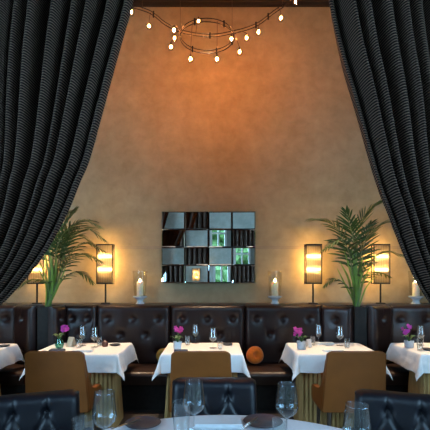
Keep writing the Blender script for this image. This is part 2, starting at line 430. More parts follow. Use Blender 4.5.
fr = thing('banquette', 'tufted brown leather banquette at far right, under the right curtain', 'banquette', (3.0, YB, 0))
booth_panel(fr, 2.16, YB-.03, 3.1, YB-.03, SZ-.05, LZ-.005, 3)
booth_panel(fr, 1.83, 4.79, 2.14, 5.02, SZ+.005, LZ-.005, 1, 'side_wing')
seat_mb(1.85-3.0, 3.1-3.0, SY0-YB, -.16, .3, SZ).build('seat', 'seatleather', fr, angle=50)
simple((2.48-3.0, (SY0+.1+5.0)/2-YB, .15), (1.2, .43, .30)).build('plinth', 'black', fr, smooth=False)

# ------------------------------------------------------------------ palms in dark planters
def planter(x0, x1, y0, y1, label):
    t = thing('planter', label, 'planter', ((x0+x1)/2, (y0+y1)/2, 0))
    w, d = x1-x0, y1-y0; hz = LZ-.01
    b = MB(); th = .018
    b.box((0, -d/2+th/2, hz/2), (w, th, hz)); b.box((0, d/2-th/2, hz/2), (w, th, hz))
    b.box((-w/2+th/2, 0, hz/2), (th, d-2*th, hz)); b.box((w/2-th/2, 0, hz/2), (th, d-2*th, hz))
    b.box((0, 0, hz-.12), (w-2*th, d-2*th, .02))
    b.build('box', 'black', t, smooth=False)
    s = MB(); s.box((0, 0, hz-.03), (w-2*th-.004, d-2*th-.004, .05)); s.build('soil', 'soil', t, smooth=False)
    return t
planter(-2.132, -1.99, 4.80, 5.075, 'dark planter column between the banquettes, holding the left palm')
planter(1.675, 1.822, 4.80, 5.075, 'dark planter column between the banquettes, holding the right palm')

def frond(b, st, pts, n, ll, droop=.25, width=.0125, start=.28, open_=60, seed=0):
    rd = random.Random(seed)
    path = catmull(pts, 28); m = len(path)-1
    st.tube(path, [.0075*(1-.8*i/m)+.0015 for i in range(m+1)], 6)
    n = int(n*.66)
    for i in range(n):
        t = start+(1-start)*(i/(n-1)); k = t*m; j = min(int(k), m-1); p = path[j].lerp(path[j+1], k-j)
        tan = (path[j+1]-path[j]).normalized()
        side = tan.cross(Vector((0, 0, 1)))
        if side.length < .25: side = tan.cross(Vector((0, 1, 0)))
        side = (side.normalized()+Vector((.35, .3, 0))*(.5 if abs(side.y) > .7 else 0)).normalized()
        for s in (-1, 1):
            q = (t-start)/(1-start)
            L = 1.3*ll*(.55+.75*math.sin(PI*min(1, q*.8+.15)))*(1-.35*q)*rd.uniform(.88, 1.1)
            an = math.radians(open_*(1-.55*q))*rd.uniform(.9, 1.1)
            d = (tan*math.cos(an)+side*s*math.sin(an)).normalized()
            nrm = d.cross(side*s).normalized()
            if nrm.z < 0: nrm = -nrm
            wv = d.cross(nrm).normalized(); seg = 5; vs = []
            for g in range(seg+1):
                f = g/seg; c = p+d*L*f+Vector((0, 0, -1))*(droop*.6*L*f*f)
                hw = width*(math.sin(PI*min(1, .12+f*.88))**.7 if f < 1 else .02)
                vs += [c-wv*hw+nrm*hw*.35, c, c+wv*hw+nrm*hw*.35]
            fs = []
            for g in range(seg):
                a = g*3; fs += [(a, a+1, a+4, a+3), (a+1, a+2, a+5, a+4)]
            b.add(vs, fs)

def palm(label, base, specs, blades):
    t = thing('palm', label, 'palm', base)
    bv = Vector(base)
    for i, (tips, n, ll, dr, mt) in enumerate(specs):
        b = MB(); st = MB()
        pts = [Vector((0, 0, 0))+Vector((.025*math.cos(i*2.4), .05*math.sin(i*2.4), .002))]+[P(*q)-bv for q in tips]
        frond(b, st, pts, n, ll, dr, seed=i)
        f = b.build('frond', mt, t, angle=80); st.build('stalk', 'stalk', f)
    for i, (tips, w) in enumerate(blades):
        pts = catmull([Vector((.027*math.cos(i*1.9), .05*math.sin(i*1.9), .002))]+[P(*q)-bv for q in tips], 14)
        b = MB(); vs = []; fs = []
        for k, p in enumerate(pts):
            f = k/14; hw = w*math.sin(PI*min(1, .1+.9*f))**.6 if f < 1 else .001
            vs += [p+Vector((-hw, .3*hw, 0)), p, p+Vector((hw, .3*hw, 0))]
        for k in range(14):
            a = k*3; fs += [(a, a+1, a+4, a+3), (a+1, a+2, a+5, a+4)]
        b.add(vs, fs); b.build('young_leaf', 'leafbright', t, angle=80)
    return t
D = 5.0
palm('tall feathery green palm on the right, between two glowing lamps', (1.75, 4.94, LZ-.014), [
    ([(349, 268, 4.95), (341, 236, 4.95), (329, 222, 4.92), (314, 219, 4.9)], 26, .20, .35, 'leaf'),
    ([(356, 265, 4.95), (358, 235, 4.98), (365, 215, 5.0), (378, 203, 5.02)], 28, .22, .15, 'leaf'),
    ([(359, 270, 4.9), (364, 245, 4.86), (376, 228, 4.85), (389, 222, 4.8)], 24, .20, .25, 'leaf'),
    ([(361, 280, 4.88), (370, 262, 4.82), (383, 252, 4.78), (399, 254, 4.72)], 22, .15, .45, 'leaf'),
    ([(352, 270, 4.85), (348, 250, 4.8), (340, 240, 4.7), (326, 248, 4.62)], 20, .17, .5, 'leaf'),
    ([(355, 262, 4.9), (353, 238, 4.86), (350, 226, 4.8), (346, 212, 4.76)], 22, .18, .2, 'leaf'),
    ([(350, 290, 4.86), (341, 281, 4.8), (334, 279, 4.76), (326, 285, 4.72)], 14, .10, .5, 'leaf'),
    ([(358, 275, 4.97), (361, 252, 5.05), (365, 236, 5.1), (371, 224, 5.14)], 22, .19, .2, 'leaf'),
    ([(362, 285, 4.95), (369, 275, 5.0), (377, 272, 5.05), (388, 276, 5.1)], 14, .11, .5, 'leaf'),
], [([(353, 280, 4.84), (347, 262, 4.82)], .012), ([(360, 282, 4.84), (366, 258, 4.82)], .012), ([(357, 278, 4.82), (356, 252, 4.8)], .013), ([(366, 288, 4.9), (376, 276, 4.88)], .010), ([(346, 286, 4.9), (337, 268, 4.86)], .011), ([(352, 275, 4.88), (343, 248, 4.86)], .013), ([(356, 275, 4.86), (352, 250, 4.84)], .017), ([(360, 275, 4.88), (363, 255, 4.86)], .016),
    ([(349, 280, 4.9), (340, 262, 4.88)], .014), ([(363, 282, 4.9), (371, 266, 4.88)], .014), ([(354, 270, 4.95), (358, 244, 4.96)], .015)])
palm('bushy dark green palm on the left, half behind the left curtain', (-2.06, 4.94, LZ-.014), [
    ([(60, 265, 4.95), (70, 240, 4.93), (84, 228, 4.9), (102, 238, 4.85)], 26, .19, .35, 'leaf'),
    ([(56, 262, 4.95), (60, 238, 4.98), (66, 222, 5.0), (74, 211, 5.02)], 28, .20, .2, 'leaf'),
    ([(60, 275, 4.9), (70, 260, 4.86), (82, 254, 4.82), (98, 260, 4.76)], 22, .17, .45, 'leaf'),
    ([(50, 265, 4.95), (46, 240, 4.95), (40, 226, 4.95), (30, 222, 4.95)], 24, .19, .3, 'leaf'),
    ([(61, 282, 4.88), (70, 274, 4.82), (80, 272, 4.78), (91, 281, 4.72)], 16, .13, .5, 'leaf'),
    ([(55, 260, 4.86), (58, 245, 4.8), (64, 233, 4.74), (76, 224, 4.68)], 22, .18, .25, 'leaf'),
    ([(60, 255, 4.93), (68, 232, 4.9), (82, 221, 4.86), (97, 225, 4.82)], 24, .20, .4, 'leaf'),
    ([(62, 270, 4.9), (74, 250, 4.88), (86, 243, 4.85), (102, 250, 4.8)], 20, .15, .5, 'leaf'),
    ([(53, 258, 4.9), (52, 235, 4.88), (56, 220, 4.86), (65, 213, 4.84)], 22, .19, .25, 'leaf'),
    ([(48, 285, 4.86), (40, 280, 4.8), (30, 280, 4.76), (20, 286, 4.72)], 16, .12, .5, 'leaf'),
    ([(58, 270, 5.0), (66, 246, 5.1), (76, 236, 5.14), (88, 240, 5.18)], 20, .17, .4, 'leaf'),
], [([(52, 280, 4.84), (50, 256, 4.82)], .013), ([(59, 284, 4.84), (66, 266, 4.82)], .012), ([(46, 286, 4.86), (38, 268, 4.82)], .012), ([(49, 275, 4.88), (43, 250, 4.86)], .014), ([(52, 275, 4.86), (49, 245, 4.84)], .018), ([(55, 275, 4.88), (56, 252, 4.86)], .016),
    ([(58, 280, 4.9), (64, 256, 4.88)], .015), ([(47, 282, 4.9), (40, 262, 4.88)], .015)])

# ------------------------------------------------------------------ mirror of sixteen tilted tiles
mx0, mx1 = (161.5-CX)/F*5.36, (255.5-CX)/F*5.36
mz1, mz0 = H+(CY-211.5)/F*5.36, H+(CY-283)/F*5.36
mr = thing('mirror', 'wide wall mirror with sixteen square tiles hanging above the banquette', 'mirror', ((mx0+mx1)/2, WY, (mz0+mz1)/2))
W_, H_ = mx1-mx0, mz1-mz0
simple((0, -.012, 0), (W_-.02, .024, H_-.02)).build('backing', 'black', mr, smooth=False)
tilt = [[(.6, 1), (-5.6, 0), (-3.2, .5), (-2.9, 2)],
        [(-4.0, 0), (-1, 1.5), (2.9, 0), (4.2, 0)],
        [(1.0, 2.5), (-5.6, 0), (-1.2, .5), (0, -2.5)],
        [(-4.5, 0), (.5, 0), (2.5, -2), (3.9, -1)]]
for r in range(4):
    for c in range(4):
        w, h = W_/4-.003, H_/4-.003; bv = .012; t = .014
        b = MB()
        o_ = [(-w/2, -h/2), (w/2, -h/2), (w/2, h/2), (-w/2, h/2)]
        i_ = [(x-math.copysign(bv, x), z-math.copysign(bv, z)) for x, z in o_]
        b.add([(x, 0, z) for x, z in o_]+[(x, -t+.005, z) for x, z in o_]+[(x, -t, z) for x, z in i_],
              [(3, 2, 1, 0)]+[(k, (k+1) % 4, 4+(k+1) % 4, 4+k) for k in range(4)]+[(4+k, 4+(k+1) % 4, 8+(k+1) % 4, 8+k) for k in range(4)]+[(8, 9, 10, 11)])
        o = b.build('mirror_tile', 'mirror', mr, smooth=False)
        yw, pt = tilt[r][c]
        o.location = (-W_/2+(c+.5)*W_/4, -.045, H_/2-(r+.5)*H_/4)
        o.rotation_euler = (math.radians(pt), 0, math.radians(yw))

# ------------------------------------------------------------------ lamps on the ledge
def lamp(label, x, y):
    t = thing('table_lamp', label, 'lamp', (x, y, LZ), 0, 'glowing lamps along the ledge')
    w, h, z0 = .215, .505, .265; dp = .085; b = MB(); q = .012
    for s in (-1, 1):
        b.box((s*(w/2-q/2), -dp/2, z0+h/2), (q, q, h)); b.box((s*(w/2-q/2), dp/2, z0+h/2), (q, q, h))
        for e in (0, h): b.box((0, s*dp/2, z0+e), (w, q, q*1.3)); b.box((s*(w/2-q/2), 0, z0+e), (q, dp, q))
    b.box((0, 0, z0), (w-.01, dp, .006))
    b.build('frame', 'black', t, smooth=False)
    p = MB(); n = 22
    p.grid(lambda u, v: ((u-.5)*(w-2*q), -dp/2-.004*math.cos(u*n*2*PI), z0+.008+v*(h-.016)), n*6, 1)
    p.build('fluted_shade', 'flute', t, solid=.003)
    s = MB(); s.lathe([(.0001, .012), (.06, .012), (.062, .006), (.062, 0), (.0001, 0)], 28); s.build('base', 'black', t)
    s = MB(); s.tube([(0, 0, .01), (0, 0, z0)], .011, 12); s.tube([(0, 0, z0), (0, 0, z0+h*.76)], .006, 8); s.build('stem', 'black', t)
    for zz in (z0+h*.36, z0+h*.70):
        k = MB(); k.tube([(-.088, -.022, zz), (-.075, -.022, zz), (.075, -.022, zz), (.088, -.022, zz)], [.008, .015, .015, .008], 12); k.build('bulb', 'lampbulb', t)
    return t
def gx(px, d): return (px-CX)/F*d
LD = 5.24
lamp('glowing fluted lamp on the ledge, left of the mirror and beside a candle', gx(105.5, LD), LD)
lamp('glowing fluted lamp on the ledge, left of the right palm', gx(313, LD), LD)
lamp('glowing fluted lamp half covered by the right palm fronds', gx(380.5, LD), LD)
lamp('glowing fluted lamp behind the left palm and curtain', gx(37, LD), LD)

def hurricane(px, lab1, lab2):
    x = gx(px, LD); t = thing('candle_holder', lab1, 'candle holder', (x, LD, LZ), 0, 'glass candle holders along the ledge')
    b = MB(); b.lathe([(.0001, 0), (.055, 0), (.057, .008), (.045, .02), (.040, .04), (.048, .058), (.075, .075), (.092, .084), (.094, .10), (.07, .103), (.0001, .103)], 32)
    b.build('pedestal', 'pedestal', t)
    b = MB(); r = .085
    b.lathe([(r-.012, .104), (r-.006, .15), (r, .25), (r+.012, .43), (r+.008, .43), (r-.004, .25), (r-.010, .15), (r-.016, .104)], 36, closed=True)
    b.build('glass_shade', 'candleglass', t)
    c = thing('candle', lab2, 'candle', (x, LD, LZ+.104), 0, 'pillar candles along the ledge')
    b = MB(); b.lathe([(.0001, 0), (.043, 0), (.043, .172), (.040, .180), (.03, .176), (.012, .168), (.0001, .167)], 28); b.build('wax', 'wax', c)
    b = MB(); b.tube([(0, 0, .164), (0, 0, .185)], .0015, 6); b.build('wick', 'black', c)
    b = MB(); b.lathe([(.0001, .178), (.008, .184), (.010, .194), (.006, .210), (.0001, .225)], 14); b.build('flame', 'flame', c)
hurricane(140, 'clear glass hurricane candle holder on the ledge, left of the mirror', 'white pillar candle lit in the glass left of the mirror')
hurricane(275, 'clear glass hurricane candle holder on the ledge, right of the mirror', 'white pillar candle lit in the glass right of the mirror')
hurricane(416, 'clear glass hurricane candle holder at the right edge beside the curtain', 'white pillar candle lit at the right edge beside the curtain')

# ------------------------------------------------------------------ chandelier
chd = 4.35
ch = thing('chandelier', 'ring chandelier of twin cables with small bare halogen bulbs', 'chandelier', (gx(208, chd), chd, CZ))
cv = Vector(ch.location)
def cp(px, py, d=chd): return P(px, py, d)-cv
rc = P(207, 37, chd); rr = .29
ring = MB()
for dz in (.018, -.018):
    pts = [rc-cv+Vector((rr*math.cos(2*PI*i/48), rr*math.sin(2*PI*i/48), dz)) for i in range(49)]
    ring.tube(pts, .0045, 6, cap=False)
ring.build('ring', 'black', ch)
cab = MB()
sw = catmull([cp(128, 5, 4.25), cp(150, 12, 4.35), cp(166, 24, 4.5), cp(184, 32, 4.62), cp(210, 35.5, 4.66), cp(234, 32, 4.62), cp(256, 25, 4.5), cp(274, 12, 4.35), cp(290, 1, 4.25)], 60)
for dz in (.016, -.016): cab.tube([p+Vector((0, 0, dz)) for p in sw], .0045, 6)
cab.build('cable', 'black', ch)
for p in [rc-cv+Vector((rr*math.cos(a), rr*math.sin(a), 0)) for a in (-2.0, -.9, .3, 1.2, 2.2, 3.3)]+[sw[9], sw[30], sw[45], sw[50]]:
    b = MB(); b.tube([p+Vector((0, 0, -.032)), p+Vector((0, 0, .032))], .010, 8); b.build('clamp', 'black', ch)
hang = MB()
for p in (rc-cv+Vector((rr*math.cos(.3), rr*math.sin(.3), 0)), rc-cv+Vector((rr*math.cos(3.3), rr*math.sin(3.3), 0)), sw[5], sw[56]):
    hang.tube([p, Vector((p.x, p.y, 0))], .002, 5)
hang.build('hanging_wire', 'bronze', ch)
b = MB(); b.lathe([(.0001, -.03), (.07, -.03), (.08, -.01), (.08, 0), (.0001, 0)], 24); b.build('ceiling_rose', 'black', ch)
bulbs = [(131.5, 12, 4.25), (149, 26, 4.35), (174, 30, 4.25), (174.5, 38, 4.2), (171, 47, 4.1), (190.5, 59, 4.05), (198.5, 21, 4.6),
         (217, 59, 4.05), (231.5, 39, 4.15), (239.5, 52, 4.08), (246.5, 38, 4.3), (258.5, 32, 4.4), (281, 18, 4.3), (295.5, 2, 4.25)]
allp = [rc-cv+Vector((rr*math.cos(2*PI*i/48), rr*math.sin(2*PI*i/48), 0)) for i in range(48)]+list(sw)
for q in bulbs:
    c = cp(*q); near = min(allp, key=lambda p: (p-c).length)
    up = c+Vector((0, 0, .05))
    b = MB(); b.tube(catmull([near, (near+up)/2+Vector((0, 0, .03)), up, c+Vector((0, 0, .018))], 10), .003, 6)
    b.tube([c+Vector((0, 0, .018)), c+Vector((0, 0, .042))], .009, 8)
    a = b.build('lamp_arm', 'bronze', ch)
    b = MB(); b.sphere(c, .0115, 10, 7, (1, 1, 1.3)); b.build('bulb', 'bulb', a)
    b = MB(); b.lathe([(.008, .0), (.018, -.008), (.024, -.018), (.0225, -.018), (.017, -.009), (.007, -.002)], 16, c=c+Vector((0, 0, -.014)), closed=True)
    b.build('glass_dish', 'glass', a)

# ceiling spots added out of view to brighten the table tops
SPOTS = [(-1.42, 4.95), (-.13, 4.95), (1.25, 4.95), (-2.75, 4.95), (2.5, 4.95)]
for k, (x, y) in enumerate(SPOTS):
    t = thing('added_downlight', 'ceiling spot added out of view to light the dining tables', 'light', (x, y, CZ), 0, 'added ceiling spots')
    b = MB(); b.lathe([(.045, -.002), (.07, -.008), (.072, 0), (.05, -.0005)], 24, closed=True); b.build('rim', 'black', t)
    b = MB(); b.lathe([(.0001, -.001), (.045, -.001)], 24); b.build('lens', 'added_downlight', t)
    ld = bpy.data.lights.new('spot', 'SPOT'); ld.energy = 820; ld.color = (1, .74, .48); ld.spot_size = math.radians(21); ld.spot_blend = .7; ld.shadow_soft_size = .05
    lo = bpy.data.objects.new('spot', ld); COL.objects.link(lo); lo.parent = t; lo.location = (0, 0, -.02); lo.rotation_euler = (math.radians(-7.7), 0, 0)

# ------------------------------------------------------------------ curtains
def curtain(edge_px, sgn, label, d0, seed):
    rd = random.Random(seed)
    E = []
    for px, py in edge_px: p = P(px, py, d0); E.append((p.z, p.x))
    zt, xt = E[0]; zb, xb = E[-1]
    top = CZ-.056
    slope = (E[0][1]-E[1][1])/(E[0][0]-E[1][0])
    ptsv = [Vector((xt+slope*(top-zt)*.75, 0, top)), Vector((xt+slope*(top-zt)*.42, 0, (top+zt)/2))]+[Vector((x, 0, z)) for z, x in E]
    tiez = zb-.16; tx = xb+sgn*.14
    ptsv += [Vector((tx, 0, tiez)), Vector((tx+sgn*.04, 0, tiez-.25)), Vector((tx+sgn*.03, 0, .55)), Vector((tx+sgn*.02, 0, .02))]
    NV = 150; path = catmull(ptsv, NV)
    NU = 420; nf = 12.0; nfi = 12
    wob = [rd.uniform(-.75, .75) for _ in range(nfi+3)]; am = [rd.uniform(.5, 1.5) for _ in range(nfi+3)]
    b = MB(); uvs = []
    lens = [0]
    for j in range(NV): lens.append(lens[-1]+(path[j+1]-path[j]).length)
    tl = 0
    for j in range(NV+1):
        p = path[j]; z = p.z
        if z > tiez: s = ((z-tiez)/(top-tiez)); W = .30+1.75*(s**.62)
        else: W = .30+.12*min(1, (tiez-z)/.5)
        A = .046+.075*max(0, min(1, (z-tiez)/2.0))
        for i in range(NU+1):
            u = i/NU; ph = u*nf; k = int(ph); f = ph-k
            a = am[k]*(1-f)+am[k+1]*f; wv = wob[k]*(1-f)+wob[k+1]*f
            th = 2*PI*(ph+.45*wv)
            cy = math.cos(th)
            sh = .5+.5*cy; sh = sh**.95
            fx = .13*math.sin(th)*W/nf
            droop = 0
            if z > tiez: droop = -.10*u*math.sin(PI*s)
            yy = d0-A*a*(2*sh-1)+.015*math.sin(3*z+u*9+seed)
            b.v.append(Vector((p.x+sgn*(u*W+fx), yy, z+droop*0)))
            uvs.append((u*2.2, lens[j]+.02*math.cos(th)-.20*u*(W/2)))
    for j in range(NV):
        for i in range(NU):
            a = j*(NU+1)+i; b.f.append((a, a+1, a+NU+2, a+NU+1))
    t = thing('curtain', label, 'curtain', (0, 0, 0))
    o = b.build('drape', 'drape', t, uvs=uvs, angle=180)
    b = MB()
    prof = []
    cxx = tx+sgn*.17
    for i in range(33):
        a = 2*PI*i/32; prof.append(Vector((cxx+.21*math.cos(a), d0+.12*math.sin(a), tiez+.03*math.cos(a)*-sgn)))
    for p, in zip(prof): pass
    b.tube(prof, .022, 8); b.build('tieback', 'drape', t)
    return t
curtain([(133, 0), (120, 50), (107, 100), (91, 158), (80, 184), (68, 212), (50, 245), (30, 273), (6, 300), (-18, 321)], -1,
        'dark ribbed curtain swept to the left side of the opening', 3.0, 3)
curtain([(326, 0), (338, 52), (353, 103), (368, 160), (377, 190), (386, 213), (400, 249), (415, 280), (432, 306), (450, 326)], 1,
        'dark ribbed curtain swept to the right side of the opening', 3.0, 11)
t = thing('curtain_rail', 'dark curtain rail fixed under the ceiling', 'rail', (0, 3.0, CZ-.03))
b = MB(); b.tube([(-3.3, 0, 0), (3.3, 0, 0)], .022, 12); b.build('rod', 'black', t)

def straight_drape(label, x0, x1, seed):
    rd = random.Random(seed); b = MB(); uvs = []; NU, NV = 160, 40; nf = 8; y0 = RY+.22; top = CZ-.3
    am = [rd.uniform(.6, 1.2) for _ in range(nf+2)]
    for j in range(NV+1):
        z = .03+(top-.03)*j/NV
        for i in range(NU+1):
            u = i/NU; ph = u*nf; k = int(ph); a = am[k]*(1-ph+k)+am[k+1]*(ph-k)
            b.v.append(Vector((x0+(x1-x0)*u+.02*math.sin(4*PI*ph), y0+.06*a*math.cos(2*PI*ph), z))); uvs.append((u*2, z))
    for j in range(NV):
        for i in range(NU):
            a = j*(NU+1)+i; b.f.append((a, a+1, a+NU+2, a+NU+1))
    t = thing('curtain', label, 'curtain'); b.build('drape', 'drape', t, uvs=uvs, angle=180)
    q = MB(); q.tube([(x0-.1, y0, top+.005), (x1+.1, y0, top+.005)], .018, 10); q.build('rod', 'black', t)
straight_drape('brown curtain by the windows, seen in the left mirror tiles', -2.75, -1.45, 5)
straight_drape('brown curtain by the windows, seen in the right mirror tiles', 1.35, 2.5, 6)

# ------------------------------------------------------------------ dining tables, cloths
TZ = .745
def cloth_mb(w, d, oh, seed, n=72):
    """square cloth laid over a w x d top; corners hang as points"""
    rd = random.Random(seed); ph = [rd.uniform(0, 6.28) for _ in range(8)]
    b = MB(); X = w/2; Y = d/2; R = .012
    def f(u, v):
        p = Vector(f0(u, v)); q = min(1, max(0, -p.z)/.08)
        return p+noise.noise_vector(p*7+Vector((seed*3.1, 0, 0)))*.012*q+noise.noise_vector(p*19)*.004*q+Vector((0, 0, abs(noise.noise(p*6+Vector((seed, 2, 0))))*.004*(1-q)))
    def f0(u, v):
        x = (u-.5)*(w+2*oh*1.1); y = (v-.5)*(d+2*oh)
        dx = max(0, abs(x)-X); dy = max(0, abs(y)-Y); sx = 1 if x > 0 else -1; sy = 1 if y > 0 else -1
        ax = min(abs(x), X)*sx; ay = min(abs(y), Y)*sy
        rho = math.hypot(dx, dy)
        if rho < 1e-6: return (x, y, .0012*math.sin(9*x+ph[0])*math.sin(8*y+ph[1]))
        th = math.atan2(dy, dx); k = math.sin(2*th)
        fl = .13+.24*k**1.2
        if dy == 0: fl += .05*math.sin(ay*11+ph[2+(sx > 0)])*min(1, rho/.1)+.06*max(0, (abs(ay)/Y-.7)/.3)
        if dx == 0: fl += .05*math.sin(ax*10+ph[4+(sy > 0)])*min(1, rho/.1)+.06*max(0, (abs(ax)/X-.7)/.3)
        if dx > 0 and dy > 0: fl += .06*(1-k)
        drop = rho*math.sqrt(max(0, 1-fl*fl))
        out = rho*fl+R*(1-math.exp(-rho/R))
        drop = max(0, drop-R*.4)
        dirx, diry = math.cos(th)*sx, math.sin(th)*sy
        return (ax+out*dirx, ay+out*diry, -drop)
    # denser near the edges of the top
    def rem(t, a, oh=oh):
        e = oh/(a+2*oh)
        if t < .3: return t/.3*e
        if t > .7: return 1-(1-t)/.3*e
        return e+(t-.3)/.4*(1-2*e)
    b.grid(lambda u, v: f(rem(u, w, oh*1.1), rem(v, d)), n, n)
    return b

def skirt_mb(w, d, h, cx, cy, seed):
    rd = random.Random(seed); b = MB(); n = 320
    per = 2*(w+d)
    def pt(s):
        s = s % per
        if s < w: return (-w/2+s, -d/2, 0, -1)
        s -= w
        if s < d: return (w/2, -d/2+s, 1, 0)
        s -= d
        if s < w: return (w/2-s, d/2, 0, 1)
        s -= w; return (-w/2, d/2-s, -1, 0)
    rows = 6; npl = int(per/.043)
    for j in range(rows+1):
        t = j/rows
        for i in range(n):
            s = per*i/n; x, y, nx, ny = pt(s); a = .006+.007*t
            pl = math.cos(2*PI*i/n*npl); o = a*(abs(pl)**.7*math.copysign(1, pl))+.028*t
            sc_ = 1+.04*t
            b.v.append(Vector((cx+x*sc_+nx*o, cy+y+ny*o, h*(1-t))))
    for j in range(rows):
        for i in range(n):
            i2 = (i+1) % n; b.f.append((j*n+i, j*n+i2, (j+1)*n+i2, (j+1)*n+i))
    return b
def dining_table(xc, w, label, clabel, seed):
    yf, yb = 4.0, (4.60 if xc < -2 else 4.66); yc = (yf+yb)/2; d = yb-yf
    t = thing('dining_table', label, 'table', (xc, yc, 0), 0, 'square dining tables along the banquette')
    simple((0, 0, TZ-.018), (w-.012, d-.012, .030)).build('tabletop', 'wood', t, bevel=.004)
    skirt_mb(w-.12, .26, TZ-.036, 0, -d/2+.20, seed).build('pleated_skirt', 'skirt', t, angle=70)
    c = cloth_mb(w, d, .186, seed).build('tablecloth', 'linen', solid=.002, loc=(xc, yc, TZ+.003), angle=180)
    tag(c, clabel, 'tablecloth', 'white cloths on the square tables')
TC = [(-2.72, .86), (-1.41, .86), (-.13, .80), (1.25, .82), (2.48, .84)]
names = ['at far left by the curtain', 'second from the left', 'in the middle under the mirror', 'in front of the right palm', 'at far right by the curtain']
for i, (x, w) in enumerate(TC):
    dining_table(x, w, 'square dining table with tan pleated skirt, '+names[i], 'white square tablecloth on the table '+names[i], i+2)
TT = TZ+.0065   # top of the cloth

# ------------------------------------------------------------------ tan chairs, seen from behind
def tan_chair(label, loc, rz):
    t = thing('dining_chair', label, 'chair', loc, rz, 'tan leather chairs at the square tables')
    w = .525
    b = MB()
    def f(u, v, off):
        x = (u-.5)*w; z = .30+.565*v
        tz = z
        e = min(1, min(u, 1-u)/.10); rnd = (1-e)**2
        if v > .93: tz -= .028*rnd*(v-.93)/.07
        y = -.07*v**1.2+.012*(1-(2*u-1)**2)*-1
        return (x*(1+.10*(1-v)), y+off, tz)
    nu, nv = 24, 16
    b.grid(lambda u, v: f(u, v, 0), nu, nv); b.grid(lambda u, v: f(u, v, .06-.015*v), nu, nv)
    g = lambda a, c: b.grid(lambda u, v: Vector(f(*a(u), 0)).lerp(Vector(f(*a(u), .06-.015*a(u)[1])), v), c, 1)
    g(lambda u: (u, 0), nu); g(lambda u: (u, 1), nu); g(lambda u: (0, u), nv); g(lambda u: (1, u), nv)
    b.build('backrest', 'tan', t, merge=True, bevel=.010)
    for s in (-1, 1):
        b = MB()
        poly = [(.048, .30), (-.030, .83), (.005, .75), (.035, .66), (.065, .585), (.11, .52), (.17, .487), (.25, .470), (.36, .468), (.40, .455), (.415, .42), (.40, .35), (.36, .305), (.2, .30)]
        x0 = s*(w/2+.002); x1 = s*(w/2-.05)
        b.prism(poly, min(x0, x1), max(x0, x1))
        for v in b.v: v.x += s*.0263*(1-(v.z-.3)/.565)
        b.build('side_panel', 'tan', t, bevel=.012)
    b = MB(); b.box((0, .235, .385), (w-.11, .35, .13)); b.build('seat', 'tan', t, bevel=.03)
    for sx in (-1, 1):
        for sy, yy in ((0, .035), (1, .36)):
            b = MB(); b.tube([(sx*(w/2-.045), yy, .315), (sx*(w/2-.035), yy+(.02 if sy else -.03), .0)], [.022, .014], 10); b.build('leg', 'wood', t)
    return t
tan_chair('tan leather dining chair facing the second table from the left', (-1.425, 3.60, 0), math.radians(-1))
tan_chair('tan leather dining chair facing the middle table, behind the black chair', (-.125, 3.60, 0), 0)
tan_chair('tan leather dining chair on the right facing the table before the palm', (1.255, 3.60, 0), math.radians(1))

# ------------------------------------------------------------------ black tufted chairs round the front table
def black_chair(label, loc, rz):
    t = thing('tufted_chair', label, 'chair', loc, rz, 'black tufted chairs at the round table')
    w, h = .55, .47; zb = .36 if rz else .385
    btn = [(-.09, h-.10), (.09, h-.10), (-.18, h-.27), (0, h-.27), (.18, h-.27)]
    cr = [((-.09, h-.10), (-.09, h)), ((.09, h-.10), (.09, h)), ((-.09, h-.10), (-.18, h-.27)), ((-.09, h-.10), (0, h-.27)), ((.09, h-.10), (0, h-.27)), ((.09, h-.10), (.18, h-.27)),
          ((-.18, h-.27), (-.12, 0)), ((.18, h-.27), (.12, 0)), ((0, h-.27), (0, 0))]
    b, fy = tuft(w, h, btn, cr, depth=.095, puff=.05, nx=60, nz=50, edge=.05, cd_=.013, dk=.7)
    for i, v in enumerate(b.v):
        k = v.z/h
        z = v.z - (.02*max(0, (abs(v.x)/(w/2)-.80)/.20)**2 if k > .9 else 0)
        b.v[i] = Vector((v.x*(1+.03*(1-k)), v.y+.06*k, z))
    o = b.build('backrest', 'navy', t, merge=True, angle=60); o.location = (0, 0, zb)
    for bx, bz in btn:
        q = MB(); q.sphere((bx, fy(bx, bz)+.06*bz/h-.001, bz), .010, 10, 6, (1, .5, 1)); q.build('button', 'navy', o)
    b = MB(); b.box((0, -.33, .40), (w-.02, .46, .11)); b.build('seat', 'navy', t, bevel=.035)
    for sx in (-1, 1):
        for yy, dy in ((-.52, -.02), (-.05, .05)):
            b = MB(); b.tube([(sx*.22, yy, .38), (sx*.235, yy+dy, 0)], [.02, .013], 10); b.build('leg', 'wood', t)
    return t
black_chair('black tufted leather chair at the round table, straight ahead in the middle', (-.005, 2.62, 0), 0)
black_chair('black tufted leather chair at the lower left corner', (-1.09, 2.36, 0), math.radians(19))
black_chair('black tufted leather chair at the lower right corner', (1.12, 2.37, 0), math.radians(-19))

# ------------------------------------------------------------------ round table in front
RC = (.05, 1.27); RR = 1.0
rt = thing('round_table', 'large round table in the foreground at the bottom edge', 'table', (RC[0], RC[1], 0))
b = MB(); b.lathe([(.0001, TZ-.034), (RR-.012, TZ-.034), (RR-.004, TZ-.02), (RR-.006, TZ-.003), (.0001, TZ-.003)], 72); b.build('tabletop', 'wood', rt)
b = MB(); b.lathe([(.0001, .0), (.35, .0), (.36, .02), (.12, .06), (.07, .2), (.07, TZ-.035), (.0001, TZ-.035)], 40); b.build('pedestal', 'wood', rt)
b = MB(); n = 160; rings = [0.001, .3, .6, .85, .96, .99, 1.0, 1.003, 1.006, 1.008, 1.01, 1.012]; drops = [0, 0, 0, 0, 0, 0, -.003, -.012, -.04, -.08, -.13, -.175]
for r_, dz in zip(rings, drops):
    for i in range(n):
        a = 2*PI*i/n; k = -dz/.175; q = r_*RR+k*.012+.020*k*math.sin(a*17+math.sin(a*3)*2)
        b.v.append(Vector((q*math.cos(a), q*math.sin(a), dz)))
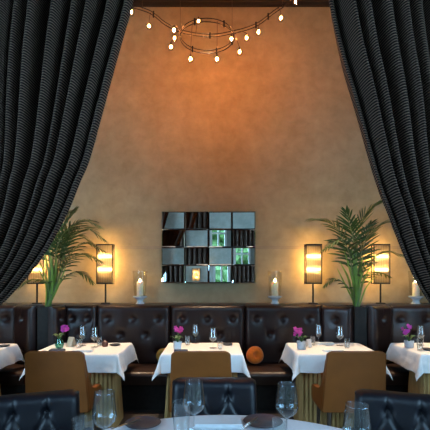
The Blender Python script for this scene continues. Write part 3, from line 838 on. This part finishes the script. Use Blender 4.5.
for j in range(len(rings)-1):
    for i in range(n): i2 = (i+1) % n; b.f.append((j*n+i, j*n+i2, (j+1)*n+i2, (j+1)*n+i))
b.f.append(tuple(range(n)))
c = b.build('tablecloth', 'linen2', solid=.002, loc=(RC[0], RC[1], TZ+.003), angle=70); tag(c, 'white cloth tinted blue like cool daylight on the round foreground table', 'tablecloth')

# ------------------------------------------------------------------ glasses
def wine_glass(label, loc, h=.25, r=.056, group=None, gm='glass'):
    t = thing('wine_glass', label, 'glass', loc, 0, group)
    hb = h*.31          # bottom of the bowl
    b = MB(); B = h-hb
    o_ = [(.006, hb), (r*.55, hb+B*.10), (r*.86, hb+B*.20), (r, hb+B*.32), (r*.99, hb+B*.42), (r*.93, hb+B*.6), (r*.86, hb+B*.8), (r*.80, h)]
    o2 = catmull([Vector((x, 0, z)) for x, z in o_], 28); th = .0011
    pr = [(max(.001, p.x), p.z) for p in o2]; pr += [(max(.0008, x-th), z+(th*1.5 if i > 22 else 0)) for i, (x, z) in enumerate(reversed(pr))]
    b.lathe(pr, 36, closed=True); b.build('bowl', gm, t, angle=180)
    b = MB(); b.lathe([(.0055, .006), (.0038, .02), (.0034, hb*.6), (.0042, hb*.92), (.0065, hb+.002)], 14); b.build('stem', 'glass', t)
    b = MB(); b.lathe([(.0001, .0), (.040, .0), (.0405, .0015), (.02, .004), (.006, .007), (.0001, .007)], 32); b.build('foot', 'glass', t)
    return t
def tumbler(label, loc, h=.14, r=.046, group=None, gm='glass'):
    t = thing('water_glass', label, 'glass', loc, 0, group)
    b = MB(); th = .0013
    b.lathe([(.0001, 0), (r*.72, 0), (r*.80, .004), (r*.92, h*.5), (r, h), (r-th, h+.0008), (r*.92-th, h*.5), (r*.78-th, .010), (.0001, .009)], 36)
    b.build('tumbler', gm, t, angle=60); return t
def on(px, py): # point of a table top seen at this pixel
    d = (H-TT)*F/(py-CY); return (gx(px, d), d, TT)
def atd(px, d): return (gx(px, d), d, TT)

# foreground
wine_glass('tall wine glass on the round table, before the black chair in the middle', atd(194, 2.03), .25, .056)
wine_glass('tall wine glass on the round table, leftmost', atd(104.5, 1.85), .25, .056)
wine_glass('tall wine glass on the round table, beside the right slate plate', atd(287, 1.985), .25, .056)
wine_glass('tall wine glass at the lower right in front of the right black chair', atd(357, 1.665), .25, .058)
tumbler('water glass on the round table at lower left, beside the leftmost wine glass', atd(83, 1.74), .164, .048)
tumbler('water glass just left of the middle wine glass', atd(181.5, 1.93), .177, .044)
tumbler('water glass in front of the right slate plate', atd(279.5, 1.80), .14, .034)

def plate(label, px, d, r, group=None, mt='slate'):
    t = thing('plate', label, 'plate', atd(px, d), 0, group)
    b = MB(); b.lathe([(.0001, 0), (r*.6, 0), (r*.95, .010), (r, .014), (r*.97, .0155), (r*.62, .006), (.0001, .005)], 40); b.build('dish', mt, t); return t
plate('slate grey side plate on the left of the round table', 143, 2.105, .095)
plate('slate grey side plate on the right of the round table', 263, 2.13, .105)
def knife(label, loc, rz, pitch=0):
    t = thing('butter_knife', label, 'knife', loc, rz); t.rotation_euler = (pitch, 0, rz)
    b = MB(); b.tube([(-.005, 0, .006), (-.045, 0, .006), (-.09, 0, .006)], [.006, .0085, .007], 10); b.build('handle', 'wood', t)
    b = MB(); b.box((.045, 0, .006), (.10, .015, .0015)); b.build('blade', 'steel', t, bevel=.0005); return t
p = atd(127, 2.06); knife('small knife resting on the rim of the left slate plate', (p[0], p[1], TT+.0175), math.radians(-130))
p = atd(250, 2.07); knife('small knife resting on the rim of the right slate plate', (p[0], p[1], TT+.0175), math.radians(-120))

def napkin(label, loc, w, d, h, mt='linen2', rz=0, group=None, folds=3):
    b = MB(); th = h/folds
    for k in range(folds):
        s = 1-.03*k
        def f(u, v, top, k=k, s=s):
            return ((u-.5)*w*s+.004*math.sin(v*5+k), (v-.5)*d*s, th*k+(th*.92 if top else .0004)+(.0012*math.sin(u*9+k)*math.sin(v*7) if top else 0))
        b.grid(lambda u, v: f(u, v, 1), 12, 8); b.grid(lambda u, v: f(u, v, 0), 12, 8)
        for uu in (0, 1): b.grid(lambda u, v: Vector(f(uu, u, 0)).lerp(Vector(f(uu, u, 1)), v), 8, 1)
        for vv in (0, 1): b.grid(lambda u, v: Vector(f(u, vv, 0)).lerp(Vector(f(u, vv, 1)), v), 12, 1)
    o = b.build('napkin', mt, loc=loc, angle=50, merge=True); o.rotation_euler = (0, 0, rz)
    return tag(o, label, 'napkin', group)
napkin('folded pale napkin in the middle of the round table', atd(218, 2.11), .26, .12, .022, 'linen2')

# small tables
G1 = 'wine glasses on the square tables'; G2 = 'water glasses on the square tables'
def sw_glass(px, py, label): return wine_glass(label, on(px, py), .218, .043, G1, 'tableglass')
def sw_tumb(px, py, label, h=.10, r=.032): return tumbler(label, on(px, py), h, r, G2, 'tableglass')
sw_glass(82.5, 345.5, 'left wine glass of the two on the second table from the left')
sw_glass(94.5, 347, 'right wine glass of the two on the second table from the left')
sw_glass(195.5, 343, 'left wine glass of the two on the middle table')
sw_glass(213, 348, 'right wine glass of the two on the middle table')
sw_glass(318.5, 343.5, 'left wine glass of the two on the table before the right palm')
sw_glass(340, 345.5, 'right wine glass of the two on the table before the right palm')
sw_glass(420.5, 345, 'wine glass on the far right table')
sw_tumb(79, 347.5, 'water glass beside the cream card on the second table from the left')
sw_tumb(99.5, 346, 'water glass beside the brown pot on the second table from the left')
sw_tumb(187.5, 345, 'water glass beside the potted flower on the middle table')
sw_tumb(220, 349, 'small water glass near the dark plate on the middle table', .085, .028)
sw_tumb(312.5, 345, 'water glass beside the white card on the table before the right palm')
sw_tumb(347, 348, 'water glass beside the right wine glass before the right palm')
sw_tumb(420, 350.5, 'water glass beside the flower pot on the far right table', .13, .034)

def orchid(label, loc, pot, petal, seed, ph=.075, pr=.045, lean=(.0, 0), n=7, sp=.045, hh=.2, cat='flower pot'):
    rd = random.Random(seed)
    t = thing('potted_flower', label, 'potted flower', loc)
    if pot == 'greenglass':
        b = MB(); b.lathe([(.0001, 0), (pr*.8, 0), (pr*1.1, ph*.35), (pr*1.05, ph*.6), (pr*.7, ph), (pr*.65, ph), (pr, ph*.6), (pr*1.04, ph*.35), (pr*.75, .006), (.0001, .006)], 28); b.build('vase', pot, t)
    else:
        b = MB(); b.lathe([(.0001, 0), (pr*.85, 0), (pr*.93, ph*.15), (pr, ph), (pr*.9, ph), (pr*.88, ph*.9), (.0001, ph*.88)], 28); b.build('pot', pot, t)
    st = MB(); lf = MB()
    c = Vector((lean[0], lean[1], hh))
    fl = MB()
    for i in range(n):
        e = c+Vector((rd.uniform(-sp, sp), rd.uniform(-sp, sp)*.8, rd.uniform(-sp, sp)*.8))
        st.tube(catmull([(0, 0, ph*.5), (c.x*.3, c.y*.3, hh*.65), e], 8), .0022, 5)
        ax = Vector((rd.uniform(-.6, .6), -1, rd.uniform(-.2, .6))).normalized(); s1 = ax.cross(Vector((0, 0, 1))).normalized(); s2 = ax.cross(s1)
        for k in range(5):
            a = 2*PI*k/5+rd.random(); dd = s1*math.cos(a)+s2*math.sin(a); sd = ax.cross(dd); L = rd.uniform(.022, .03); w = .013
            q = ax*.006
            fl.add([e, e+dd*L*.5+sd*w+q, e+dd*L+q*.3, e+dd*L*.5-sd*w+q, e+dd*L*.55+q*1.8], [(0, 1, 4), (1, 2, 4), (2, 3, 4), (3, 0, 4)])
        fl.sphere(e+ax*.004, .006, 7, 5)
    for i in range(7):
        a = 2*PI*i/7+rd.random(); L = rd.uniform(.06, .09); d = Vector((math.cos(a), math.sin(a), 0)); sd = Vector((-d.y, d.x, 0))
        vs = []
        for g in range(6):
            f = g/5; p = Vector((0, 0, ph*.8))+d*L*f+Vector((0, 0, .07*math.sin(f*2.2))); w = .016*math.sin(PI*min(1, .1+f*.9))
            vs += [p-sd*w+Vector((0, 0, .003)), p, p+sd*w+Vector((0, 0, .003))]
        fs = []
        for g in range(5): q = g*3; fs += [(q, q+1, q+4, q+3), (q+1, q+2, q+5, q+4)]
        lf.add(vs, fs)
    st.build('stem', 'stalk', t); lf.build('leaves', 'smallleaf', t); fl.build('blossoms', petal, t, angle=80)
    return t
orchid('purple flower in a round green glass vase on the second table from the left', on(59.5, 348), 'greenglass', 'magenta', 1, .10, .042, (.06, 0), 6, .035, .21)
orchid('pink flower in a white pot on the middle table', on(177.5, 349.5), 'ceramic', 'pink', 2, .085, .046, (.005, 0), 10, .034, .215)
orchid('pink flowers in a grey-white pot on the table before the right palm', on(301.5, 349), 'stone', 'pink', 3, .085, .05, (-.035, 0), 12, .04, .19)
orchid('magenta orchid in a pale pot on the far right table', on(409, 347.5), 'stone', 'magenta', 4, .075, .05, (-.015, 0), 10, .05, .195)

def card(label, loc, w, h, rz, mt):
    t = thing('table_card', label, 'card', loc, rz)
    b = MB()
    for s in (-1, 1):
        m4 = Matrix.Translation((0, s*h*.22, h*.485)) @ Matrix.Rotation(s*math.radians(21), 4, 'X'); b.box((0, 0, 0), (w, .002, h), m4)
    b.build('folded_card', mt, t, smooth=False); return t
card('cream folded card beside the green vase', on(71.5, 346.5), .07, .11, math.radians(-25), 'card')
card('small white folded card beside the grey-white flower pot', on(308.5, 347), .05, .09, math.radians(30), 'whitecard')
def cloth_stack(label, px, py, w, d, mt): return napkin(label, on(px, py), w, d, .022, mt, 0, None, 2)
cloth_stack('dark blue folded napkin beside the green vase', 57, 351.5, .15, .09, 'darkcloth')
cloth_stack('dark folded napkin in front of the white flower pot on the middle table', 181, 351.8, .14, .06, 'darkcloth')
cloth_stack('white folded napkin at the front of the second table from the left', 83, 351.5, .20, .08, 'linen')
cloth_stack('white folded napkin at the back of the table before the right palm', 324.5, 344.2, .20, .07, 'linen')
cloth_stack('white folded napkin at the front of the table before the right palm', 333, 351.5, .20, .08, 'linen')
t = thing('sugar_pot', 'small brown pot beside the dark plate, second table from the left', 'pot', on(105, 346.5))
b = MB(); b.lathe([(.0001, 0), (.028, 0), (.036, .02), (.034, .045), (.024, .055), (.022, .052), (.031, .043), (.03, .01), (.0001, .008)], 24); b.build('bowl', 'brownpot', t)
b = MB(); b.lathe([(.0001, .075), (.006, .072), (.007, .066), (.022, .058), (.025, .054), (.0001, .054)], 20); b.build('lid', 'brownpot', t)
def sidedish(label, px, py):
    p = on(px, py); t = plate(label, px, p[1], .062, 'dark side plates on the square tables'); return t
sidedish('dark side plate at the back right of the second table from the left', 115, 345.5)
sidedish('dark side plate at the back right of the middle table', 227.5, 345)
sidedish('dark side plate on the far right table', 428, 350)
sidedish('dark side plate on the far left table', 4, 346.5)
p = on(204, 352.2); knife('knife lying across the front of the middle table', (p[0], p[1], TT), 0)
# ------------------------------------------------------------------ cushions
def cushion(label, loc, r, th, mt, rz, tilt=0, name='cushion'):
    b = MB(); n = 40
    prof = []
    for j in range(17):
        a = -PI/2+PI*j/16; prof.append((max(.0001, (r-th/2)+th/2*math.cos(a)) if 0 < j < 16 else r-th/2, th/2*math.sin(a)))
    prof = [(.0001, -th*.30), (r*.4, -th*.42)]+prof+[(r*.4, th*.42), (.0001, th*.30)]
    b.lathe(prof, n)
    for i, v in enumerate(b.v):
        b.v[i] = v+noise.noise_vector(v*9)*.006
    o = b.build(name, mt, loc=loc, angle=180); o.rotation_euler = (PI/2-tilt, 0, rz)
    return tag(o, label, 'cushion')
cushion('round orange cushion on the banquette right of the middle table', (.48, 4.81, SZ+.127), .108, .12, 'orange', math.radians(18), math.radians(14))
cushion('mustard cushion on the banquette left of the middle table', (-.625, 4.85, SZ+.112), .092, .09, 'mustard', math.radians(-10), math.radians(14))

# ------------------------------------------------------------------ camera, daylight, look
cd = bpy.data.cameras.new('camera'); cd.sensor_width = 36; cd.lens = 36*F/430; cd.shift_y = (CY-215)/430; cd.clip_start = .02
cam = bpy.data.objects.new('camera', cd); COL.objects.link(cam); cam.location = (0, 0, H); cam.rotation_euler = (PI/2, 0, 0)
sc.camera = cam
w = bpy.data.worlds.new('sky'); sc.world = w; w.use_nodes = True
nt = w.node_tree; bg = nt.nodes['Background']; bg.inputs[0].default_value = (.40, .69, 1.0, 1); bg.inputs[1].default_value = 12
sc.view_settings.view_transform = 'Standard'; sc.view_settings.look = 'None'; sc.view_settings.gamma = 1; sc.view_settings.exposure = .22
sc.view_settings.use_curve_mapping = False
sc.cycles.use_denoising = True; sc.cycles.max_bounces = 10; sc.cycles.transparent_max_bounces = 24; sc.cycles.sample_clamp_indirect = 6
